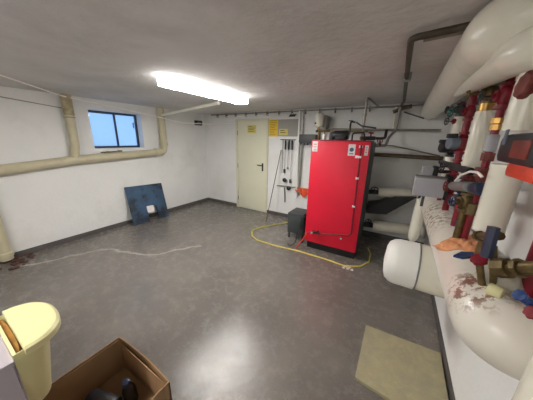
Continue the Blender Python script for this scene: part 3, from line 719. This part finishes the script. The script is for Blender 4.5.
def loft(bm, rings_, capb=True, capt=True):
    R_ = [[bm.verts.new(p) for p in r] for r in rings_]; n = len(R_[0])
    for a_, c_ in zip(R_[:-1], R_[1:]):
        for j in range(n): bm.faces.new((a_[j], a_[(j+1) % n], c_[(j+1) % n], c_[j]))
    if capb: bm.faces.new(R_[0][::-1])
    if capt: bm.faces.new(R_[-1])
def at_z(r, z): return [V((p.x, p.y, z)) for p in r]
o_top = dshape(2.80, 3.160, -4.1275, .150); o_bot = dshape(2.86, 3.08, -4.1275, .095)
i_top = dshape(2.806, 3.154, -4.117, .134); i_bot = dshape(2.866, 3.074, -4.117, .082)
bm = B(); loft(bm, [at_z(i_bot, .41), at_z(i_top, .785), at_z(o_top, .785), at_z(o_bot, .40)], True, True)
obj('bin_body', bm, M_bin, bi)
bm = B(); loft(bm, [at_z(dshape(2.815, 3.13, -4.116, .03), .73), at_z(dshape(2.808, 3.150, -4.116, .02), .775)]); obj('liner', bm, M_brown, bi, label='brown lining seen in the gap behind the lid')
l_o = dshape(2.790, 3.178, -4.094, .155); l_i = dshape(2.80, 3.168, -4.092, .142)
bm = B(); loft(bm, [at_z(l_o, .765), at_z(l_o, .795), at_z(l_i, .805)]); obj('lid', bm, M_bin, bi)

# ------------------------------------------------------------------ big ceiling pipe
bc = thing('ceiling_main_pipe', 'thick ivory lagged main pipe under the ceiling at the right wall', 'pipe', (4.68, -1.5, 2.0))
bm = B(); tube(bm, [(4.68, -.02, 2.122), (4.68, -2.90, 2.122), (W+.02, -2.90, 2.122)], .12, .27, seg=32, n=18)
obj('lagging', bm, M_ivory, bc)
bm = B(); tube(bm, [(4.70, -2.0, 2.07), (4.735, -3.02, 1.995), (W+.02, -3.045, 1.995)], .072, .26, seg=28, n=12)
obj('branch_lagging', bm, M_ivory, bc)

# ------------------------------------------------------------------ distributor along right wall
XD, ZD, RD = 4.807, 1.030, .1255
ds = thing('distributor_pipe', 'thick ivory lagged distributor pipe along right wall with peeling brown stains', 'pipe', (XD, -2.2, ZD-RD))
bm = B(); tube(bm, [(XD, -.95, ZD), (XD, -3.215, ZD), (W-.001, -3.215, ZD)], RD, .135, seg=40, n=16); obj('lagging', bm, M_stain, ds)
def on_pipe(px, py):
    """measured point on the distributor's surface: (point, outward normal)"""
    d = rt*((px-266.5)/F) - up*((py-200)/F) + fw
    a = d.x**2+d.z**2; ox, oz = EYE.x-XD, EYE.z-ZD; b = ox*d.x+oz*d.z; c = ox*ox+oz*oz-RD*RD
    t = (-b-math.sqrt(max(b*b-a*c, 0)))/a; p = EYE+d*t
    return p, V((p.x-XD, 0, p.z-ZD)).normalized()
bm = B(); tube(bm, [(XD-.09, -1.08, ZD), (XD-.10, -1.08, .60), (XD-.105, -1.08, .53), (XD-.108, -1.08, .47)], .06, 0, seg=22, radii=[.06, .062, .055, .025]); obj('drop_leg', bm, M_ivory, ds)
bm = B(); box(bm, (XD-.145, -1.16, ZD+.02), (XD-.115, -1.12, ZD+.06), .004); obj('clip', bm, M_black, ds)
# lower vessel
YS, ZS, RS = -2.18, .697, .187
lv = thing('lagged_vessel', 'short thick ivory lagged vessel with domed end below the distributor', 'vessel', (4.7, YS, ZS-RS))
bm = B(); lathe(bm, (W-.001, YS, ZS), (-1, 0, 0), [(0, RS), (.31, RS)], 40); obj('lagging', bm, M_ivory, lv)
bm = B(); lathe(bm, (4.665, YS, ZS), (-1, 0, 0), [(0, RS+.003), (.14, RS+.003), (.18, RS-.006), (.212, RS-.032), (.228, RS-.075), (.236, .02)], 40); obj('end_cap', bm, M_white, lv, label='white domed end cap')
bm = B(); torus(bm, (4.664, YS, ZS), (1, 0, 0), RS+.002, .006, 40, 8); obj('band', bm, M_mid, lv)

# near vertical riser
nr = thing('lagged_riser', 'ivory lagged vertical pipe closest to the camera at right', 'pipe', (4.86, -3.47, 0))
bm = B(); tube(bm, [(4.865, -3.475, 0), (4.865, -3.475, H)], .085, seg=28); obj('lagging', bm, M_ivory, nr)
bm = B(); torus(bm, (4.865, -3.475, .06), (0, 0, 1), .087, .006, 28, 8); obj('band', bm, M_mid, nr)

# helper parts for fittings
def gate_valve(parent, c, ax, stem, s, mb, mh, L=.08, R=None, wheel_r=.035, stem_len=.08, lever=False):
    c = V(c); ax = V(ax).normalized(); st = V(stem).normalized()
    bm = B(); r = s
    lathe(bm, c-ax*L, ax, [(0, r*.7), (0, r*1.25), (L*.25, r*1.25), (L*.27, r*.75), (L*.55, r*1.1), (L, r*1.25), (L*1.45, r*1.1), (L*1.73, r*.75), (L*1.75, r*1.25), (L*2, r*1.25), (L*2, r*.7)], 16)
    lathe(bm, c, st, [(0, r*.9), (r*1.1, r*.8), (r*1.15, r*1.0), (r*1.5, r*1.0), (r*1.55, r*.45), (r*2.1, r*.4)], 12)
    o = obj('valve', bm, mb, parent)
    bm = B(); e = c+st*(stem_len)
    cyl(bm, c+st*r, e, max(.005, r*.18), 8)
    if lever:
        u, w = frame_of(st); l = ax
        box(bm, e-V((.008, .008, .004)), e+V((.008, .008, .004)))
        tube(bm, [e, e+l*wheel_r*2.2], .009, seg=10)
    else: wheel(bm, e, st, wheel_r)
    obj('handwheel' if not lever else 'lever', bm, mh, o)
    return o

def riser(name, y, x, r, sleeves, z0, z1, pipe_m, label, pr=.018):
    t_ = thing(name, label, 'pipe', (x, y, z0))
    bm = B(); cyl(bm, (x, y, z0), (x, y, z1), pr, 14); obj('pipe', bm, pipe_m, t_)
    for a_, c_ in sleeves:
        bm = B(); cyl(bm, (x, y, a_), (x, y, c_), r, 24, .006); obj('lagging', bm, M_ivory, t_)
    return t_
ZT = ZD+RD-.004
X = 4.79
# far riser
r3 = riser('heating_riser', -1.62, X, .034, [(1.38, 1.56), (1.72, 1.90)], ZT, 2.02, M_redpipe, 'farthest slim ivory lagged riser with black pump in the right wall row')
gate_valve(r3, (X, -1.62, 1.955), (0, 0, 1), (-1, -.2, 0), .028, M_dkgrey, M_black, .05, wheel_r=.03, stem_len=.10)
gate_valve(r3, (X, -1.62, 1.32), (0, 0, 1), (-1, -.3, .1), .024, M_redpipe, M_blueh, .05, wheel_r=.03, stem_len=.09)
def pump(y, z, mb, mh, label, x=X, s=1., deep=.12, rot=0):
    t_ = thing('circulation_pump', label, 'pump', (x, y, z-.07*s))
    bm = B(); lathe(bm, (x, y, z-.09*s), (0, 0, 1), [(0, .035*s), (.02*s, .035*s), (.022*s, .022*s), (.05*s, .045*s), (.13*s, .045*s), (.158*s, .022*s), (.16*s, .035*s), (.18*s, .035*s)], 18); obj('pump_body', bm, mb, t_)
    bm = B(); d = V((-1, -.25, 0)).normalized(); lathe(bm, V((x, y, z))+d*.03*s, d, [(0, .05*s), (.02*s, .055*s), (deep*s, .052*s), (deep*s+.01, .04*s)], 22); obj('motor', bm, mh, t_)
    e = V((x, y, z))+d*(.05*s+deep*s*.4)
    bm = B(); box(bm, e+V((-.04*s, -.035*s, .04*s)), e+V((.03*s, .035*s, .075*s)), .005); obj('terminal_box', bm, M_black, t_)
    return t_
pump(-1.62, 1.64, M_black, M_black, 'black circulation pump on the farthest slim riser', s=.9, deep=.06)
# second: bare red riser with blue-grey pump
r4 = riser('heating_riser', -1.98, X, .034, [], ZT, 2.04, M_redpipe, 'bare red riser with a blue grey pump between the two slim lagged risers', .022)
pump(-1.98, 1.68, M_redpipe, M_steel, 'blue grey circulation pump on the bare red riser', s=.9, deep=.06)
gate_valve(r4, (X, -1.98, 1.50), (0, 0, 1), (-1, -.3, 0), .024, M_redpipe, M_black, .06, wheel_r=.032, stem_len=.09)
gate_valve(r4, (X, -1.98, 1.90), (0, 0, 1), (-1, -.3, 0), .026, M_redpipe, M_teal, .06, wheel_r=.034, stem_len=.12)
gate_valve(r4, (X, -1.98, 1.33), (0, 0, 1), (-1, -.3, .2), .028, M_redpipe, M_navy, .05, wheel_r=.03, stem_len=.1)
gate_valve(r3, (X, -1.62, 1.86), (0, 0, 1), (-1, -.4, 0), .024, M_redpipe, M_dkgrey, .045, wheel_r=.028, stem_len=.09)
# third: lagged
r2 = riser('heating_riser', -2.38, X, .045, [(1.50, 1.86)], ZT, 2.06, M_redpipe, 'middle ivory lagged riser left of the big pump with dark spindle valve', .022)
gate_valve(r2, (X, -2.38, 1.955), (0, 0, 1), (-1, -.1, 0), .028, M_oldbrass, M_oldbrass, .06, wheel_r=.026, stem_len=.10)
gate_valve(r2, (X, -2.38, 1.41), (0, 0, 1), (-1, -.2, 0), .032, M_navy, M_rust, .07, wheel_r=.03, stem_len=.10)
bm = B(); cyl(bm, (X, -2.38, 1.86), (X, -2.38, 1.90), .036, 20); obj('sleeve_collar', bm, M_brass, r2)
# fourth: red with brass
r5 = riser('heating_riser', -2.64, X, .034, [], ZT, 2.06, M_redpipe, 'bare red riser with brass unions just left of the thick near riser', .016)
gate_valve(r5, (X, -2.64, 1.90), (0, 0, 1), (-1, -.1, 0), .025, M_redpipe, M_black, .055, wheel_r=.022, stem_len=.09)
bm = B(); cyl(bm, (X, -2.64, 1.775), (X, -2.64, 1.80), .027, 8); cyl(bm, (X, -2.64, 1.745), (X, -2.64, 1.77), .024, 8); obj('union_nut', bm, M_brass, r5)
bm = B(); cyl(bm, (X, -2.64, 1.64), (X, -2.64, 1.725), .024, 18, .008); obj('filter_cup', bm, M_grey, r5)
bm = B(); cyl(bm, (X, -2.64, 1.595), (X, -2.64, 1.635), .027, 8); obj('union_nut', bm, M_rust, r5)
gate_valve(r5, (X, -2.64, 1.49), (0, 0, 1), (-1, .1, 0), .028, M_rust, M_rust, .07, wheel_r=.022, stem_len=.07)
bm = B(); cyl(bm, (X, -2.64, 1.31), (X, -2.64, 1.37), .04, 8); obj('union_nut', bm, M_oldbrass, r5)
bm = B(); cyl(bm, (X, -2.64, 1.84), (X, -2.64, 1.845), .036, 18); obj('flange', bm, M_redpipe, r5)
# teal motor valve under the big pipe
mv = thing('motor_valve', 'teal grey motor valve tucked under the big ceiling pipe', 'valve', (4.80, -2.40, 2.0))
q = P(500, 72, 'x', 4.80)
bm = B(); cyl(bm, (4.80, q.y-.13, q.z-.02), (4.80, q.y+.14, q.z-.02), .05, 18, .01); obj('motor', bm, M_teal, mv)
bm = B(); box(bm, (4.74, q.y-.10, q.z+.02), (4.86, q.y+.10, q.z+.055), .006); obj('bracket', bm, M_dkgrey, mv)
bm = B(); wheel(bm, (4.73, q.y-.16, q.z+.0), (-1, -.5, 0), .045); cyl(bm, (4.80, q.y-.12, q.z-.01), (4.73, q.y-.16, q.z), .01, 8); obj('handwheel', bm, M_redpipe, mv)
# near thick riser
r1 = thing('heating_riser', 'thick ivory lagged riser at the right carrying the orange pump', 'pipe', (X, -2.90, ZT))
bm = B(); tube(bm, [(X, -2.92, 1.31), (X, -2.92, 1.60)], .052, seg=28, radii=None); obj('lagging', bm, M_ivory, r1)
bm = B(); tube(bm, [(X, -2.92, 1.73), (X, -2.925, 1.93), (X, -3.01, 1.99)], .052, .10, seg=28); obj('lagging', bm, M_ivory, r1)
bm = B(); cyl(bm, (X, -2.92, ZT), (X, -2.92, 1.32), .02, 16); obj('pipe', bm, M_oldbrass, r1)
q = P(527, 85, 'x', 4.71)
bm = B(); cyl(bm, (4.76, q.y-.03, q.z), (4.71, q.y, q.z), .012, 10); knob(bm, (4.71, q.y, q.z), (-1, -.12, .1), .038); obj('handwheel', bm, M_rust, r1)
q = P(504, 126, 'x', 4.75)
# big pump
pm_ = thing('circulation_pump', 'big black and orange circulation pump on the thick near riser', 'pump', (4.77, -2.98, 1.56))
pm_y = -2.95
def poly_at(pts, x): return [P(a_, b_, 'x', x) for a_, b_ in pts]
pya = P(493, 160, 'x', 4.68).y; pyb = P(515, 140, 'x', 4.68).y; pyc = P(504, 170, 'x', 4.70).y
pzt = P(528, 132, 'x', 4.68).z; pzb = P(500, 163, 'x', 4.68).z
bm = B(); r_ = box(bm, (4.68, -3.40, pzb), (4.86, pya, pzt), .022); obj('motor_housing', bm, M_black, pm_)
bm = B(); box(bm, (4.676, -3.38, pzb+.02), (4.686, pyb, pzt-.02), .004); obj('orange_cover', bm, M_dorange, pm_, label='dull orange cover on the side')
bm = B(); box(bm, (4.70, -3.38, P(515, 180, 'x', 4.70).z), (4.86, pyc, pzb+.003), .014); obj('pump_body', bm, M_orange, pm_, label='orange red pump casing')
bm = B(); box(bm, (4.677, pya-.062, pzb+.055), (4.681, pya-.045, pzb+.10))
obj('type_plate', bm, M_steel, pm_, smooth=False)

# red riser against the wall, blue and red handwheels
rr = thing('heating_riser', 'dark red vertical pipe close to the wall at the right frame edge', 'pipe', (4.90, -3.03, 1.1))
bm = B(); tube(bm, [(4.905, -3.06, .98), (4.905, -3.06, 2.0)], .032, seg=20); obj('pipe', bm, M_redpipe, rr)
bm = B(); c_ = P(520, 295.5, 'x', 4.74); cyl(bm, c_+V((.05, .0, -.03)), c_, .012, 10); knob(bm, c_, (-.8, -.6, .6), .015); obj('handwheel', bm, M_blueh, rr, label='blue handwheel')
bm = B(); c_ = P(533, 313, 'x', 4.76); cyl(bm, c_+V((.06, 0, -.03)), c_, .012, 10); knob(bm, c_, (-.8, -.6, .6), .017); obj('handwheel', bm, M_redpipe, rr)
# brass cross fitting, horizontal
bf = thing('brass_manifold', 'tarnished brass fitting reaching right below the thick near riser', 'fitting', (4.8, -3.1, 1.3))
a_ = P(497, 268, 'x', 4.78); c_ = P(540, 268, 'x', 4.84)
bm = B(); cyl(bm, a_, a_+(c_-a_)*.35, .034, 8); cyl(bm, a_, c_, .022, 14); cyl(bm, a_+(c_-a_)*.5, a_+(c_-a_)*.62, .032, 8); obj('body', bm, M_oldbrass, bf)
bm = B(); cyl(bm, a_+(c_-a_)*.1-V((0, 0, .03)), a_+(c_-a_)*.1+V((0, 0, .03)), .018, 12); obj('pipe_stub', bm, M_oldbrass, bf)
# valve with navy lever left of near riser foot
nv = thing('ball_valve', 'dark blue ball valve with brass nut at the foot of the thick riser', 'valve', (4.76, -2.85, 1.26))
a_ = P(478, 236, 'x', 4.74); c_ = P(500, 236, 'x', 4.76)
bm = B(); cyl(bm, a_+(c_-a_)*.1, c_, .016, 8); cyl(bm, a_, a_+(c_-a_)*.15, .022, 8); cyl(bm, (4.80, a_.y*.3+c_.y*.7, ZT-.01), (4.765, a_.y*.3+c_.y*.7, a_.z), .011, 12); obj('brass_body', bm, M_oldbrass, nv)
bm = B(); p0 = P(494, 227, 'x', 4.72); p1 = P(486, 257, 'x', 4.72); tube(bm, [p0, p1], .017, seg=6); obj('lever', bm, M_navy, nv)
lv2 = thing('drain_valve', 'valve with red handwheel and blue lever on the distributor beside the rag', 'valve', (4.70, -2.75, 1.25))
a_ = P(479, 260, 'x', 4.735)
bm = B(); cyl(bm, (a_.x+.03, a_.y+.0, a_.z-.10), (a_.x, a_.y, a_.z), .012, 12); obj('stem', bm, M_oldbrass, lv2)
bm = B(); knob(bm, a_, V((-.5, -.6, .9)), .025); obj('handwheel', bm, M_redpipe, lv2)
zl = a_.z-.012
bm = B(); prism(bm, [P(453, 257, 'z', zl), P(461, 253.5, 'z', zl), P(473, 254, 'z', zl), P(474, 258, 'z', zl), P(463, 259.5, 'z', zl)], (0, 0, .010)); obj('blue_lever', bm, M_blueh, lv2, label='blue lever')
bv = thing('vent_tap', 'small blue handled tap standing on the distributor behind the rag', 'tap', (4.7, -2.35, 1.25))
a_ = on_pipe(459, 238)[0]; b_ = P(458.5, 221, 'y', a_.y)
bm = B(); cyl(bm, a_-V((0, 0, .03)), a_+(b_-a_)*.3, .014, 10); obj('stem', bm, M_redpipe, bv)
bm = B(); cyl(bm, a_+(b_-a_)*.1, b_, .017, 8, .004); obj('handle', bm, M_blueh, bv)

# horizontal black header between risers and its motor
bh = thing('cross_header', 'black horizontal cross pipe linking the risers above the distributor', 'pipe', (4.74, -2.0, 1.48))
bm = B(); tube(bm, [(4.755, -1.50, 1.50), (4.755, -2.58, 1.53)], .022, seg=16); obj('pipe', bm, M_black, bh)
bm = B(); cyl(bm, P(453, 186, 'x', 4.72), P(470, 187, 'x', 4.72), .026, 18, .006); obj('grey_sleeve', bm, M_mid, bh)
bm = B(); cyl(bm, P(473, 188, 'x', 4.74), P(483, 189, 'x', 4.74), .029, 18, .006); obj('navy_coupling', bm, M_navy, bh)
bm = B(); tube(bm, [P(455, 181, 'x', 4.69), P(461, 175, 'x', 4.69), P(470, 171.5, 'x', 4.69), P(478, 172.5, 'x', 4.69), P(482, 177, 'x', 4.70)], .005, .04, seg=8); tag(obj('white_tube', bm, M_wirew), 'thin white tube arching over the black cross pipe', 'tube')
# row of lower shut-off fittings
lf = thing('balancing_valve', 'green brass balancing valve between the red risers above distributor', 'valve', (4.74, -2.2, 1.3))
a_ = P(461, 212, 'x', 4.75)
bm = B(); cyl(bm, (4.76, a_.y, ZT-.03), (4.76, a_.y, 1.50), .018, 12); obj('pipe', bm, M_oldbrass, lf)
gate_valve(lf, (4.76, a_.y, 1.37), (0, 0, 1), (-1, -.4, 0), .026, M_oldbrass, M_navy, .05, wheel_r=.026, stem_len=.07)
# light grey control boxes
gb = thing('control_box', 'light grey plastic control box above the far end of the distributor', 'box', (4.63, -2.02, 1.255))
b0 = P(411.5, 198, 'y', -2.08); b1 = P(447, 181, 'y', -2.08)
bm = B(); box(bm, (b0.x, -2.08, 1.262), (b1.x, -1.95, 1.41), .006); obj('housing', bm, M_grey, gb)
bm = B(); box(bm, (b0.x+.0, -2.079, 1.405), (b1.x, -1.951, 1.418), .004); obj('lid', bm, M_mid, gb)
bm = B(); box(bm, (b1.x, -2.075, 1.25), (b1.x+.022, -1.96, 1.44), .004); box(bm, (b1.x+.02, -2.03, 1.40), (4.79, -2.0, 1.43), .003); obj('mounting_plate', bm, M_black, gb)
g2 = thing('control_box', 'smaller grey box with a black end right behind the larger control box', 'box', (4.62, -1.85, 1.4))
b0 = P(421, 178, 'y', -1.88); b1 = P(434, 168, 'y', -1.88)
bm = B(); box(bm, (b0.x, -1.88, 1.36), (b1.x, -1.78, b1.z), .006); obj('housing', bm, M_grey, g2)
bm = B(); box(bm, (b1.x+.001, -1.885, 1.37), (b1.x+.035, -1.775, b1.z+.012), .004); cyl(bm, (b1.x+.03, -1.83, b1.z-.03), (4.79, -1.83, b1.z-.03), .015, 10); obj('black_end', bm, M_black, g2)
bm = B(); cyl(bm, (b0.x+.05, -1.83, ZT-.03), (b0.x+.05, -1.83, 1.365), .012, 10); obj('stem', bm, M_dkgrey, g2)

# orange rag draped over the distributor
bm = B(); nx, ny = 40, 18; g = []
for i in range(nx+1):
    u = i/nx; row = []
    for j in range(ny+1):
        v = j/ny
        ex_ = 437+41*u+1.2*math.sin(v*7); top_ = 245-10*math.sin(min(1, u*1.25)*PI*.55)+2*u+1.5*math.sin(u*14); bot_ = 249.5+3.5*u+1.3*math.sin(u*9)
        p, n_ = on_pipe(ex_, bot_*(1-v)+top_*v)
        h = .004+.014*abs(math.sin(u*9+v*4))*math.sin(PI*v)+.008*abs(math.sin(u*19-v*8))*math.sin(PI*v)
        row.append(bm.verts.new(p+n_*h))
    g.append(row)
for i in range(nx):
    for j in range(ny): bm.faces.new((g[i][j], g[i+1][j], g[i+1][j+1], g[i][j+1]))
o = tag(obj('rag', bm, M_cloth, ang=180), 'crumpled pale orange rag draped over the distributor pipe', 'cloth')
so = o.modifiers.new('t', 'SOLIDIFY'); so.thickness = .004
# grey lagging wedge and ivory stub near riser foot
lg = thing('lagging_collar', 'grey torn lagging wedge on the distributor below the brass fitting', 'lagging', (4.76, -3.0, 1.25))
q0 = on_pipe(488, 279)[0]
bm = B(); lathe(bm, (q0.x+.035, q0.y+.01, q0.z-.07), (.05, .15, 1), [(0, .085), (.05, .078), (.13, .045), (.135, .03)], 22); obj('collar', bm, M_concr, lg)
a_ = on_pipe(487, 291)[0]+V((0, 0, .012)); c_ = P(503, 295, 'z', a_.z)
bm = B(); cyl(bm, a_, c_, .024, 18, .004); obj('ivory_stub', bm, M_bin, lg, label='pale ivory pipe stub')

# ------------------------------------------------------------------ world light, render settings
w = bpy.data.worlds.new('world'); bpy.context.scene.world = w; w.use_nodes = True
bg = w.node_tree.nodes['Background']; bg.inputs[0].default_value = (.36, .60, 1.0, 1); bg.inputs[1].default_value = .44
s = bpy.context.scene
s.view_settings.view_transform = 'Standard'; s.view_settings.look = 'None'; s.view_settings.gamma = 1; s.view_settings.exposure = 1.6
s.view_settings.use_curve_mapping = False
